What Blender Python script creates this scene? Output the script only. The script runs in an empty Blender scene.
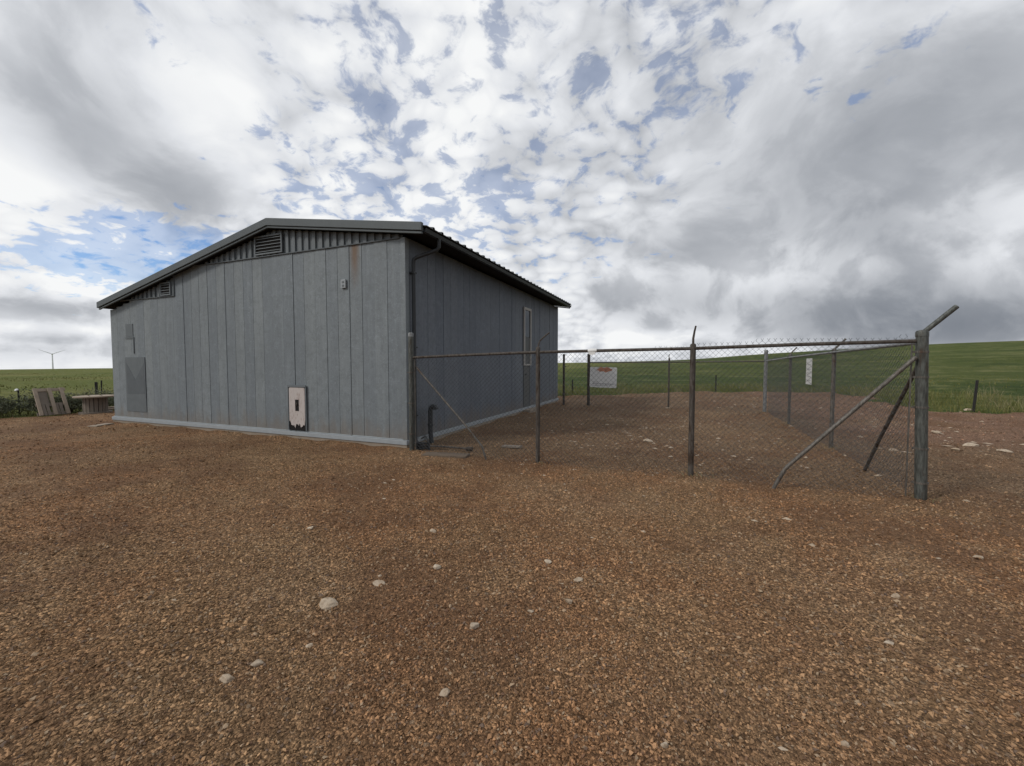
import bpy, bmesh, math, random
import numpy as np
from mathutils import Vector, Matrix
R = math.radians
rng = np.random.default_rng(7)
random.seed(7)
S = bpy.context.scene
COL = S.collection

# ------------------------------------------------------------------ camera
H = 1.6
YAW, PITCH = R(21.9), math.atan(19/416)
cam_d = bpy.data.cameras.new('camera')
cam = bpy.data.objects.new('camera', cam_d); COL.objects.link(cam)
cam_d.sensor_fit = 'HORIZONTAL'; cam_d.sensor_width = 36.0; cam_d.lens = 36*416/1024
cam_d.clip_start = 0.05; cam_d.clip_end = 20000
cam.location = (0, 0, H); cam.rotation_euler = (math.pi/2-PITCH, 0, YAW)
S.camera = cam

def ray(x, y):
    r, d = (x-512)/416, (y-383)/416
    fw = math.cos(PITCH)-d*math.sin(PITCH); up = -math.sin(PITCH)-d*math.cos(PITCH)
    return Vector((r*math.cos(YAW)-fw*math.sin(YAW), r*math.sin(YAW)+fw*math.cos(YAW), up))
def gpt(x, y, z=0.0):
    v = ray(x, y); t = (z-H)/v.z
    return Vector((0, 0, H))+v*t

# ------------------------------------------------------------------ light
SUN_EL, SUN_AZ = R(38), R(222)           # azimuth clockwise from +Y: the sun stands behind the camera's left shoulder
sun_d = bpy.data.lights.new('sun', 'SUN'); sun_d.energy = 1.5; sun_d.angle = R(11); sun_d.color = (1.0, .95, .88)
sun = bpy.data.objects.new('sun', sun_d); COL.objects.link(sun)
sdir = Vector((math.sin(SUN_AZ)*math.cos(SUN_EL), math.cos(SUN_AZ)*math.cos(SUN_EL), math.sin(SUN_EL)))
sun.rotation_euler = sdir.to_track_quat('Z', 'Y').to_euler(); sun.location = (-20, -20, 30)
S.cycles.max_bounces = 5; S.cycles.diffuse_bounces = 3; S.cycles.glossy_bounces = 2
vs = S.view_settings
S.display_settings.display_device = 'sRGB'
vs.view_transform = 'Standard'; vs.look = 'None'; vs.exposure = 0.0; vs.gamma = 1.0; vs.use_curve_mapping = False

# node helper ------------------------------------------------------
class NT:
    def __init__(s, nt): s.nt = nt; s.n = nt.nodes; s.l = nt.links
    def new(s, t, **k):
        nd = s.n.new(t)
        for a, b in k.items(): setattr(nd, a, b)
        return nd
    def put(s, inp, v):
        if hasattr(v, 'is_output') or isinstance(v, bpy.types.NodeSocket): s.l.new(v, inp)
        else: inp.default_value = v
    def m(s, op, a, b=0.0, c=0.0, clamp=False):
        nd = s.new('ShaderNodeMath', operation=op, use_clamp=clamp)
        s.put(nd.inputs[0], a); s.put(nd.inputs[1], b); s.put(nd.inputs[2], c)
        return nd.outputs[0]
    def vm(s, op, a, b=None, sc=None):
        nd = s.new('ShaderNodeVectorMath', operation=op)
        s.put(nd.inputs[0], a)
        if b is not None: s.put(nd.inputs[1], b)
        if sc is not None: s.put(nd.inputs['Scale'], sc)
        return nd.outputs['Value'] if op in ('LENGTH', 'DOT_PRODUCT', 'DISTANCE') else nd.outputs[0]
    def noise(s, vec, scale, detail=4, rough=.55, dist=0, lac=2.0):
        nd = s.new('ShaderNodeTexNoise'); s.put(nd.inputs['Vector'], vec)
        nd.inputs['Scale'].default_value = scale; nd.inputs['Detail'].default_value = detail
        nd.inputs['Roughness'].default_value = rough; nd.inputs['Distortion'].default_value = dist
        nd.inputs['Lacunarity'].default_value = lac
        return nd.outputs['Fac']
    def rng(s, v, a, b, c=0., d=1., smooth=True):
        nd = s.new('ShaderNodeMapRange', interpolation_type='SMOOTHSTEP' if smooth else 'LINEAR')
        s.put(nd.inputs[0], v)
        for i, q in enumerate((a, b, c, d)): s.put(nd.inputs[i+1], q)
        return nd.outputs[0]
    def ramp(s, v, stops):
        nd = s.new('ShaderNodeValToRGB'); s.put(nd.inputs[0], v)
        e = nd.color_ramp.elements
        while len(e) < len(stops): e.new(.5)
        for q, (p, c) in zip(e, stops): q.position = p; q.color = (*c, 1)
        return nd.outputs[0]
    def mix(s, f, a, b, bt='MIX'):
        nd = s.new('ShaderNodeMix', data_type='RGBA', blend_type=bt)
        s.put(nd.inputs[0], f)
        for i, q in ((6, a), (7, b)):
            s.put(nd.inputs[i], (*q, 1) if isinstance(q, tuple) and len(q) == 3 else q)
        return nd.outputs[2]
    def scale(s, vec, xyz):
        nd = s.new('ShaderNodeMapping'); s.put(nd.inputs[0], vec); nd.inputs['Scale'].default_value = xyz
        return nd.outputs[0]

# ------------------------------------------------------------------ sky
W = bpy.data.worlds.new('World'); S.world = W; W.use_nodes = True
t = NT(W.node_tree); t.n.clear()
wout = t.new('ShaderNodeOutputWorld'); bg = t.new('ShaderNodeBackground'); bg.inputs[1].default_value = 0.1
t.l.new(bg.outputs[0], wout.inputs[0])
sky = t.new('ShaderNodeTexSky', sky_type='NISHITA'); sky.sun_disc = False
sky.sun_elevation = SUN_EL; sky.sun_rotation = SUN_AZ; sky.altitude = 900; sky.dust_density = .6; sky.air_density = 1.0
dirv = t.new('ShaderNodeTexCoord').outputs['Generated']
dirv = t.vm('NORMALIZE', dirv)
sx = t.new('ShaderNodeSeparateXYZ'); t.l.new(dirv, sx.inputs[0])
zc = t.m('MAXIMUM', sx.outputs[2], 0.0)
den = t.m('ADD', zc, 0.30)
cx = t.new('ShaderNodeCombineXYZ'); t.put(cx.inputs[0], t.m('DIVIDE', sx.outputs[0], den)); t.put(cx.inputs[1], t.m('DIVIDE', sx.outputs[1], den))
P = cx.outputs[0]
def anchor(px, py, rad, w, kz=1.0):
    a = ray(px, py).normalized() if px is not None else Vector(py).normalized()
    d = t.vm('SUBTRACT', dirv, tuple(a))
    if kz != 1.0: d = t.vm('MULTIPLY', d, (1, 1, kz))
    return t.rng(t.vm('LENGTH', d), 0.0, rad, w, 0.0)
def total(items):
    acc = None
    for it in items:
        q = anchor(*it); acc = q if acc is None else t.m('ADD', acc, q)
    return acc
def warped(vec, sc, amt, off=(0, 0, 0)):
    nd = t.new('ShaderNodeTexNoise'); t.put(nd.inputs['Vector'], t.vm('ADD', vec, off)); nd.inputs['Scale'].default_value = sc; nd.inputs['Detail'].default_value = 2
    return t.vm('ADD', vec, t.vm('SCALE', t.vm('SUBTRACT', nd.outputs['Color'], (.5, .5, .5)), sc=amt))
Pw = warped(P, 1.9, .5); Pf = warped(P, 7.0, .12, (3, 1, 0))
n1 = t.noise(Pw, 2.4, 6, .55)
n2 = t.noise(Pf, 13.0, 6, .60)
n3 = t.noise(Pf, 25.0, 5, .6)
def cells(vec, sc):
    nd = t.new('ShaderNodeTexVoronoi', feature='F1'); t.put(nd.inputs['Vector'], vec); nd.inputs['Scale'].default_value = sc; pass
    return nd.outputs['Distance']
Pc = t.vm('ADD', Pf, t.vm('SCALE', t.vm('SUBTRACT', Pw, P), sc=.6)); b1 = cells(Pc, 11.0)
# cover: how closed the cloud deck is; it thins out where the photo shows blue
gaps = total([
    (155, 243, .18, -.58, 1.8), (80, 262, .20, -.42, 3.0), (215, 252, .10, -.12, 2.0),
    (375, 62, .13, -.10), (300, 78, .16, -.07), (325, 160, .18, -.09), (455, 190, .18, -.13), (500, 214, .16, -.15), (350, 190, .2, -.08),
    (660, 62, .16, -.08), (720, 34, .14, -.12), (520, 60, .2, -.06), (780, 60, .16, -.08), (560, 130, .2, -.05), (430, 100, .25, -.04),
    (890, 58, .13, -.13), (945, 20, .13, -.13), (840, 92, .12, -.11), (700, 110, .16, -.07), (130, 75, .15, -.09), (650, 130, .15, -.07)])
solid = total([(840, 190, .50, .22), (110, 140, .26, .22), (700, 300, .45, .2, 2.0), (950, 250, .5, .2), (230, 190, .10, .10), (40, 330, .4, .16, 2.5), (20, 40, .35, .12), (250, 30, .3, .06)])
cover = t.m('MULTIPLY_ADD', t.m('SUBTRACT', n1, .5), .36, t.m('MULTIPLY', t.m('SUBTRACT', n2, .5), 1.15))
cover = t.m('ADD', t.m('MULTIPLY_ADD', t.m('SUBTRACT', n3, .5), .40, cover), .295)
cover = t.m('ADD', cover, t.m('MULTIPLY', t.m('SUBTRACT', .42, b1), .34))
gaps = t.m('MAXIMUM', t.m('MULTIPLY', gaps, .95), -.48)
cover = t.m('ADD', cover, gaps); cover = t.m('ADD', cover, solid)
hor = t.rng(sx.outputs[2], 0.0, 0.2, .16, 0.0); cover = t.m('ADD', cover, hor)
cl = t.m('MAXIMUM', t.rng(cover, -.10, .22), t.rng(cover, -.34, -.10, .05, .48))
# shade: thick parts of the deck are grey, thin parts white
dark = total([
    (60, 110, .18, .09), (130, 165, .15, .15), (190, 195, .11, .22), (20, 80, .22, .05), (95, 135, .14, .05),
    (845, 170, .24, .09), (960, 200, .45, .05), (890, 322, .50, .30, 4.5), (660, 305, .30, .13, 4.0), (990, 110, .35, .05), (790, 305, .3, .08, 3.5),
    (30, 300, .20, .20, 4.5), (15, 345, .35, .18, 7.0), (5, 262, .12, .15, 3.0), (700, 220, .45, .10), (850, 60, .5, .06), (860, 150, .7, .05), (990, 332, .3, .10, 5.0),
    (None, (.95, -.3, .35), .95, .30), (None, (.3, -.9, .4), .8, .12)])  # last row: unseen dark cloud added right and behind to dim the side wall
light = total([(30, 205, .18, -.12), (40, 272, .18, -.22, 3.0), (95, 290, .14, -.24, 4.0), (400, 170, .30, -.06), (640, 337, .20, -.24, 8.0),
    (900, 350, .25, -.12, 12.0), (80, 330, .15, -.16, 9.0), (225, 120, .14, -.06), (590, 190, .25, -.07)])
D3 = warped(t.vm('MULTIPLY', dirv, (1, 1, 1.35)), 3.0, .22, (2, 8, 4)); n4 = t.noise(D3, 3.9, 5, .46); n5 = t.noise(t.vm('ADD', D3, (7.3, 2.1, 0)), 17.0, 4, .5)
shn = t.m('MULTIPLY_ADD', t.m('SUBTRACT', n4, .5), .58, t.m('MULTIPLY', t.m('SUBTRACT', n5, .5), .10))
shn = t.m('ADD', shn, t.m('MULTIPLY', t.m('MULTIPLY', t.m('SUBTRACT', b1, .42), .26), t.rng(solid, .02, .16, 1, 0)))
n6 = t.noise(t.vm('ADD', D3, (3.1, 9.2, 5.0)), 7.5, 6, .56)
lump = t.m('SUBTRACT', t.rng(n6, .40, .60), .5)
shn = t.m('ADD', shn, t.m('MULTIPLY', lump, t.rng(sx.outputs[2], .0, .45, -.20, -.07)))
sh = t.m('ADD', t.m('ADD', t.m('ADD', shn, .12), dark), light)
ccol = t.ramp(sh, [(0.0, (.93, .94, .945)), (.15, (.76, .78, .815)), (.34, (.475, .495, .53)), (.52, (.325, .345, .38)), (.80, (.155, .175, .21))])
ccol = t.vm('SCALE', ccol, sc=10.0)
blue = t.vm('MULTIPLY', sky.outputs[0], (.90, 1.10, 1.36))
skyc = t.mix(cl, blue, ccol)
low = t.rng(sx.outputs[2], -0.06, -0.03, 0, 1)
skyc = t.mix(low, (1.2, 1.1, 0.9), skyc)
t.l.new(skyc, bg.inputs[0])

# ------------------------------------------------------------------ materials
MATS = {}
def mat(name, rough=.8, metal=0.0, spec=.3):
    m = bpy.data.materials.new(name); m.use_nodes = True
    k = NT(m.node_tree); b = k.n['Principled BSDF']
    b.inputs['Roughness'].default_value = rough; b.inputs['Metallic'].default_value = metal
    b.inputs['Specular IOR Level'].default_value = spec
    MATS[name] = m
    k.b = b; k.pos = k.new('ShaderNodeTexCoord').outputs['Object']
    k.geo = k.new('ShaderNodeNewGeometry')
    return k
def bump(k, h, dist, strength=1.0):
    nd = k.new('ShaderNodeBump'); nd.inputs['Distance'].default_value = dist; nd.inputs['Strength'].default_value = strength
    k.put(nd.inputs['Height'], h); k.l.new(nd.outputs[0], k.b.inputs['Normal'])
def col(k, c): k.put(k.b.inputs['Base Color'], (*c, 1) if isinstance(c, tuple) else c)
def simple(name, c, rough=.7, metal=0, var=.25, scale=8, spec=.3, bm=0):
    k = mat(name, rough, metal, spec)
    wp = k.geo.outputs['Position']
    n = k.noise(wp, scale, 5, .65)
    col(k, k.mix(n, tuple(x*(1-var) for x in c), tuple(min(1, x*(1+var)) for x in c)))
    if bm: bump(k, k.noise(wp, scale*6, 4), bm)
    return MATS[name]

# painted board siding: weathered blue-grey, each board its own tone, streaks, stains
def siding(name, base, stain=False):
    k = mat(name, .62, 0, .35); wp = k.geo.outputs['Position']
    isl = k.geo.outputs['Random Per Island']
    c = k.mix(isl, (base[0]*.86, base[1]*.87, base[2]*.90), (base[0]*1.12, base[1]*1.10, base[2]*1.07))
    st = k.noise(k.scale(wp, (9, 9, .55)), 1.6, 6, .65)
    c = k.mix(k.rng(st, .42, .72, 0, .34), c, (base[0]*1.55, base[1]*1.52, base[2]*1.46))
    mo = k.noise(wp, 9, 6, .8)
    c = k.mix(k.rng(mo, .45, .64, 0, .5), c, tuple(x*.68 for x in base))
    m2 = k.noise(k.vm('ADD', wp, (9, 4, 2)), 6, 6, .8)
    c = k.mix(k.rng(m2, .50, .66, 0, .45), c, tuple(x*1.42 for x in base))
    fl = k.noise(wp, 26, 3, .7)
    c = k.mix(k.rng(fl, .58, .70, 0, .6), c, tuple(x*1.6 for x in base))
    sp = k.noise(wp, 90, 2, .6)
    c = k.mix(k.rng(sp, .60, .72, 0, .5), c, tuple(x*.5 for x in base))
    big = k.noise(wp, .7, 3, .5)
    c = k.mix(k.rng(big, .35, .7, 0, .28), c, tuple(x*.7 for x in base))
    s = k.new('ShaderNodeSeparateXYZ'); k.l.new(wp, s.inputs[0])
    foot = k.m('ADD', s.outputs[2], k.m('MULTIPLY', k.noise(k.scale(wp, (3, 3, .6)), 2.0, 4), -.9))
    c = k.mix(k.rng(foot, -.35, .12, .5, 0), c, (.17, .135, .10))
    if stain:
        dx = k.m('ABSOLUTE', k.m('ADD', s.outputs[0], 5.93)); wob = k.noise(k.scale(wp, (6, 6, 1)), 3, 4)
        a = k.rng(k.m('ADD', dx, k.m('MULTIPLY', wob, .12)), .06, .22, 1, 0)
        b2 = k.rng(k.m('ADD', s.outputs[2], k.m('MULTIPLY', wob, .5)), 3.2, 4.1, 0, .85)
        c = k.mix(k.m('MULTIPLY', a, b2), c, (.15, .085, .04))
    col(k, c)
    gr = k.noise(k.scale(wp, (30, 30, 2.5)), 2.0, 5, .7)
    bump(k, k.m('ADD', k.m('MULTIPLY', gr, .6), k.m('MULTIPLY', mo, .6)), .004, .8)
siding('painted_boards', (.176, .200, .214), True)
siding('shade_toned_side_boards', (.118, .136, .162))  # the siding again, side-wall shade put into its darker, bluer colour
simple('gable_metal', (.135, .152, .162), .55, 0, .2, 3)
simple('groove_dark', (.12, .134, .144), .9)
simple('roof_paint', (.085, .097, .10), .55, 0, .22, 4, bm=.001)
simple('trim_paint', (.088, .102, .106), .5, 0, .2, 5)
simple('soffit_shade', (.012, .011, .010), .9)  # near-black: the shadow under the eaves is put into this colour
simple('gutter_paint', (.03, .033, .036), .45, 0, .25, 9)
simple('pale_flashing', (.30, .325, .34), .6, 0, .22, 7, bm=.001)
simple('concrete', (.27, .225, .175), .92, 0, .3, 6, bm=.004)
simple('black_void', (.012, .011, .010), .95)
simple('patch_paint', (.118, .134, .142), .6, 0, .28, 5)
simple('patch_dark', (.095, .108, .117), .65, 0, .25, 5)  # darker grey of the old patched panel
simple('glass_dark', (.02, .028, .034), .08, 0, .2, 3, spec=.7)
simple('white_paint', (.36, .35, .33), .55, 0, .15, 9)
simple('door_grey', (.10, .105, .105), .6, 0, .2, 6)
simple('white_plastic', (.74, .74, .72), .45, 0, .08, 6)
simple('grey_letters', (.33, .33, .33), .7)
simple('faded_plastic', (.52, .52, .51), .6, 0, .2, 6)
simple('red_letters', (.52, .24, .15), .7, 0, .5, 22)
simple('old_wood', (.33, .27, .21), .9, 0, .35, 6, bm=.003)
simple('grey_wood', (.20, .17, .14), .9, 0, .35, 6, bm=.003)
simple('dusty_wood', (.13, .10, .075), .95, 0, .4, 9, bm=.003)
simple('dark_wood', (.06, .05, .042), .9, 0, .35, 6, bm=.003)
simple('dark_post', (.035, .033, .032), .8, 0, .3, 12)
simple('black_rubber', (.025, .026, .028), .55)
simple('pale_steel', (.78, .80, .82), .5, 0, .1, 2)
simple('bark', (.10, .075, .05), .95)
k = mat('hatch_paint', .75); wp = k.geo.outputs['Position']
n = k.noise(k.scale(wp, (9, 9, 2.5)), 3, 6, .7)
col(k, k.mix(k.rng(n, .5, .75), (.47, .425, .40), (.22, .15, .12))); bump(k, n, .003)
def galv(name, c, rust, amt, rough=.55):
    k = mat(name, rough, .35, .4); wp = k.geo.outputs['Position']
    n = k.noise(k.scale(wp, (14, 14, 5)), 1, 6, .75); n2 = k.noise(k.scale(wp, (50, 50, 9)), 1, 5, .65)
    cc = k.mix(k.rng(n2, .3, .7), tuple(x*.55 for x in c), tuple(x*1.5 for x in c))
    col(k, k.mix(k.rng(n, .62-amt, .78-amt), cc, rust)); bump(k, n2, .001)
galv('weathered_pipe', (.115, .105, .092), (.075, .045, .03), .10)
galv('corner_pipe', (.085, .090, .082), (.055, .042, .03), .10)
galv('rusty_pipe', (.088, .077, .067), (.045, .030, .021), .14, .75)
galv('pale_pipe', (.19, .195, .195), (.16, .13, .10), .02)
galv('wire_steel', (.085, .092, .096), (.055, .042, .032), .05, .6)

# gravel -----------------------------------------------------------
def yard_tone(k, wp):
    """patchy colour of the yard gravel (its real colour: tan, red-brown, grey-brown)"""
    a = k.noise(wp, .35, 5, .6); b = k.noise(wp, 1.3, 5, .6)
    c = k.mix(k.rng(a, .38, .62), (.325, .176, .088), (.300, .182, .096))
    c = k.mix(k.rng(b, .45, .68, 0, .6), c, (.370, .240, .132))
    s = k.new('ShaderNodeSeparateXYZ'); k.l.new(wp, s.inputs[0])
    wob = k.m('MULTIPLY', k.m('SUBTRACT', b, .5), 1.6)
    inY = k.rng(k.m('ADD', s.outputs[1], wob), 5.9, 6.8); inX = k.rng(k.m('ADD', s.outputs[0], wob), -5.2, -4.3)
    enc = k.m('MULTIPLY', inY, inX)
    c = k.mix(k.m('MULTIPLY', enc, .8), c, (.230, .152, .092))
    far = k.m('MULTIPLY', k.rng(k.m('ADD', s.outputs[0], wob), 3.0, 4.2), k.rng(k.m('ADD', s.outputs[1], wob), 9.5, 12))
    c = k.mix(k.m('MULTIPLY', far, .8), c, (.300, .172, .112))
    wn = k.noise(k.vm('ADD', wp, (3, 8, 0)), .55, 6, .65)
    c = k.mix(k.rng(wn, .46, .62, 0, .55), c, (.180, .094, .050))
    wl_ = k.noise(k.vm('ADD', wp, (13, 2, 0)), .4, 5, .6)
    c = k.mix(k.rng(wl_, .50, .66, 0, .5), c, (.36, .235, .135))
    return c
k = mat('gravel_bed', .95, 0, .15); wp = k.geo.outputs['Position']
tone = yard_tone(k, wp)
v = k.new('ShaderNodeTexVoronoi'); k.put(v.inputs['Vector'], k.vm('ADD', wp, k.vm('SCALE', wp, sc=0.0))); v.inputs['Scale'].default_value = 95
v2 = k.new('ShaderNodeTexVoronoi'); k.put(v2.inputs['Vector'], wp); v2.inputs['Scale'].default_value = 48
s1 = k.new('ShaderNodeSeparateColor'); k.l.new(v.outputs['Color'], s1.inputs[0])
s2 = k.new('ShaderNodeSeparateColor'); k.l.new(v2.outputs['Color'], s2.inputs[0])
bri = k.m('ADD', k.m('MULTIPLY', k.m('POWER', s1.outputs[0], 2.2), 1.15), .34)
bri = k.m('MULTIPLY', bri, k.m('MULTIPLY_ADD', k.m('POWER', s2.outputs[1], 3.0), .8, .78))
c = k.vm('SCALE', tone, sc=bri)
c = k.mix(k.rng(s2.outputs[0], .95, .98, 0, .5), c, (.36, .27, .185))
mid = k.noise(wp, 5.0, 5, .7)
c = k.mix(k.rng(mid, .30, .52, .45, 0), c, (.085, .046, .026))
worn = k.noise(k.vm('ADD', wp, (3, 8, 0)), .55, 6, .65)
c = k.mix(k.rng(worn, .48, .62, 0, .45), c, (.160, .090, .049))
col(k, c)
hgt = k.m('ADD', k.m('MULTIPLY', k.m('SUBTRACT', 1.0, v.outputs['Distance']), .6), k.m('MULTIPLY', k.m('SUBTRACT', 1.0, v2.outputs['Distance']), .9))
bump(k, hgt, .014, 1.0)
k = mat('gravel_stones', .9, 0, .2); wp = k.geo.outputs['Position']; r = k.geo.outputs['Random Per Island']
tone = yard_tone(k, wp)
r2 = k.m('FRACT', k.m('MULTIPLY', r, 37.7))
c = k.vm('SCALE', tone, sc=k.m('MULTIPLY_ADD', k.m('POWER', r, 2.6), 1.15, .52))
c = k.mix(k.rng(r2, .90, .93, 0, .75), c, (.40, .30, .20))
c = k.mix(k.rng(r2, .16, .10, 0, .5), c, (.16, .092, .066))
c = k.mix(k.rng(r2, .06, .05, 0, .5), c, (.15, .125, .105))
col(k, c); bump(k, k.noise(wp, 160, 3), .002)
simple('pale_rubble', (.40, .32, .235), .9, 0, .35, 14)
k = mat('pale_rock', .85, 0, .25); wp = k.geo.outputs['Position']; oi = k.new('ShaderNodeObjectInfo').outputs['Random']
c = k.mix(oi, (.40, .31, .22), (.52, .44, .34)); n = k.noise(wp, 26, 6, .7)
col(k, k.mix(k.rng(n, .42, .70, 0, .75), c, (.19, .13, .08))); bump(k, n, .006)

# field ------------------------------------------------------------
k = mat('field_grass', .95, 0, .1); wp = k.geo.outputs['Position']
a = k.noise(wp, .012, 4, .55); b = k.noise(wp, .05, 5, .6); c3 = k.noise(wp, .35, 5, .65); d = k.noise(wp, 3.0, 5, .7)
s = k.new('ShaderNodeSeparateXYZ'); k.l.new(wp, s.inputs[0])
c = k.mix(k.rng(a, .42, .58), (.046, .072, .015), (.076, .098, .022))
c = k.mix(k.rng(b, .50, .66, 0, .75), c, (.115, .125, .036))
c = k.mix(k.rng(c3, .45, .70, 0, .6), c, (.026, .044, .012))
c = k.mix(k.rng(k.noise(wp, .02, 3, .5), .50, .62, 0, .6), c, (.095, .115, .028))
c = k.mix(k.rng(k.noise(wp, .11, 7, .80), .51, .60, 0, .62), c, (.22, .215, .085))
c = k.mix(k.rng(k.noise(wp, .30, 6, .75), .56, .64, 0, .5), c, (.20, .19, .08))
west = k.rng(s.outputs[0], -8, -30); c = k.mix(k.m('MULTIPLY', west, .62), c, k.mix(k.rng(b, .42, .6), (.155, .172, .044), (.23, .22, .075)))
c = k.mix(k.rng(d, .35, .7, 0, .45), c, (.036, .052, .014))
col(k, c); bump(k, k.m('ADD', d, c3), .25, 1.0)
def leafmat(name, c1, c2, c3):
    k = mat(name, .8, 0, .15)
    r = k.geo.outputs['Random Per Island']; n = k.noise(k.geo.outputs['Position'], .5, 4, .6)
    c = k.mix(r, c1, c2); c = k.mix(k.rng(n, .45, .7, 0, .7), c, c3)
    col(k, c)
leafmat('grass_blades', (.085, .098, .026), (.155, .158, .050), (.22, .19, .085))
leafmat('dry_grass', (.20, .175, .09), (.30, .26, .15), (.13, .12, .06))
leafmat('sage_leaves', (.085, .098, .058), (.16, .17, .115), (.12, .12, .08))

# ------------------------------------------------------------------ mesh helpers
class MB:
    def __init__(s): s.v = []; s.f = []; s.mi = []; s.cur = 0
    def add(s, vs_, fs):
        o = len(s.v); s.v += [Vector(p) for p in vs_]; s.f += [tuple(i+o for i in f) for f in fs]; s.mi += [s.cur]*len(fs); return s
    def box(s, x0, x1, y0, y1, z0, z1):
        return s.add([(x0,y0,z0),(x1,y0,z0),(x1,y1,z0),(x0,y1,z0),(x0,y0,z1),(x1,y0,z1),(x1,y1,z1),(x0,y1,z1)],
                     [(0,3,2,1),(4,5,6,7),(0,1,5,4),(1,2,6,5),(2,3,7,6),(3,0,4,7)])
    def tube(s, pts, r, n=10, cap=True):
        pts = [Vector(p) for p in pts]; rs = r if isinstance(r, (list, tuple)) else [r]*len(pts)
        o = len(s.v); prev = None
        for i, p in enumerate(pts):
            d = (pts[min(i+1, len(pts)-1)]-pts[max(i-1, 0)]).normalized()
            u = d.cross(Vector((0, 0, 1)) if abs(d.z) < .95 else Vector((0, 1, 0))).normalized() if prev is None else (prev-d*prev.dot(d)).normalized()
            prev = u; w = d.cross(u)
            for j in range(n):
                a = 2*math.pi*j/n; s.v.append(p+(u*math.cos(a)+w*math.sin(a))*rs[i])
        for i in range(len(pts)-1):
            for j in range(n):
                s.f.append((o+i*n+j, o+i*n+(j+1) % n, o+(i+1)*n+(j+1) % n, o+(i+1)*n+j)); s.mi.append(s.cur)
        if cap:
            s.f.append(tuple(o+j for j in range(n))[::-1]); s.mi.append(s.cur)
            q = o+(len(pts)-1)*n; s.f.append(tuple(q+j for j in range(n))); s.mi.append(s.cur)
        return s
    def prism(s, poly, axis, a, b):
        """poly of 2D points extruded along axis ('x': (y,z), 'y': (x,z), 'z': (x,y)) from a to b"""
        f3 = {'x': lambda p, t_: (t_, p[0], p[1]), 'y': lambda p, t_: (p[0], t_, p[1]), 'z': lambda p, t_: (p[0], p[1], t_)}[axis]
        n = len(poly)
        return s.add([f3(p, a) for p in poly]+[f3(p, b) for p in poly],
                     [tuple(range(n))[::-1], tuple(range(n, 2*n))]+[(i, (i+1) % n, n+(i+1) % n, n+i) for i in range(n)])
    def obox(s, p0, p1, w, h, up=(0, 0, 1)):
        """a bar from p0 to p1, w wide, h thick along up"""
        p0, p1, up = Vector(p0), Vector(p1), Vector(up); d = (p1-p0).normalized(); u = d.cross(up).normalized(); q = u.cross(d)
        vs_ = [p+u*a*w/2+q*b*h/2 for p in (p0, p1) for a, b in ((-1,-1),(1,-1),(1,1),(-1,1))]
        return s.add(vs_, [(0,1,2,3),(7,6,5,4),(0,4,5,1),(1,5,6,2),(2,6,7,3),(3,7,4,0)])
    def build(s, name, m, parent=None, smooth=False, bevel=0, mats=None, origin=None):
        me = bpy.data.meshes.new(name)
        o = Vector(origin) if origin is not None else Vector((0, 0, 0))
        if parent is not None: o = wloc(parent)
        me.from_pydata([tuple(p-o) for p in s.v], [], s.f); me.update()
        bm = bmesh.new(); bm.from_mesh(me); bmesh.ops.recalc_face_normals(bm, faces=bm.faces); bm.to_mesh(me); bm.free()
        for q in (mats or [m]): me.materials.append(MATS[q])
        me.polygons.foreach_set('material_index', s.mi)
        if smooth:
            me.polygons.foreach_set('use_smooth', [True]*len(me.polygons))
            me.set_sharp_from_angle(angle=R(40))
        ob = bpy.data.objects.new(name, me); COL.objects.link(ob)
        if parent is not None: ob.parent = parent
        else: ob.location = o
        if bevel:
            b = ob.modifiers.new('bevel', 'BEVEL'); b.width = bevel; b.segments = 2; b.limit_method = 'ANGLE'
        return ob
def wloc(o):
    p = Vector(o.location)
    while o.parent: o = o.parent; p += Vector(o.location)
    return p
def np_mesh(name, verts, faces, m, kind=None, smooth=False):
    me = bpy.data.meshes.new(name); faces = np.asarray(faces, dtype=np.int32); nf, k_ = faces.shape
    me.vertices.add(len(verts)); me.vertices.foreach_set('co', np.asarray(verts, dtype=np.float32).ravel())
    me.loops.add(nf*k_); me.loops.foreach_set('vertex_index', faces.ravel())
    me.polygons.add(nf); me.polygons.foreach_set('loop_start', np.arange(0, nf*k_, k_, dtype=np.int32))
    me.update(calc_edges=True); me.validate()
    me.polygons.foreach_set('use_smooth', [smooth]*len(me.polygons))
    me.materials.append(MATS[m]); ob = bpy.data.objects.new(name, me); COL.objects.link(ob)
    if kind: ob['kind'] = kind
    return ob
def tag(o, label=None, cat=None, group=None, kind=None):
    if label: o['label'] = label
    if cat: o['category'] = cat
    if group: o['group'] = group
    if kind: o['kind'] = kind
    return o
def empty(name, loc):
    o = bpy.data.objects.new(name, None); COL.objects.link(o); o.location = loc; o.empty_display_size = .2; return o
def copy_tree(o, parent=None):
    c = o.copy(); COL.objects.link(c); c.parent = parent
    for ch in o.children: copy_tree(ch, c)
    return c

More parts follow.
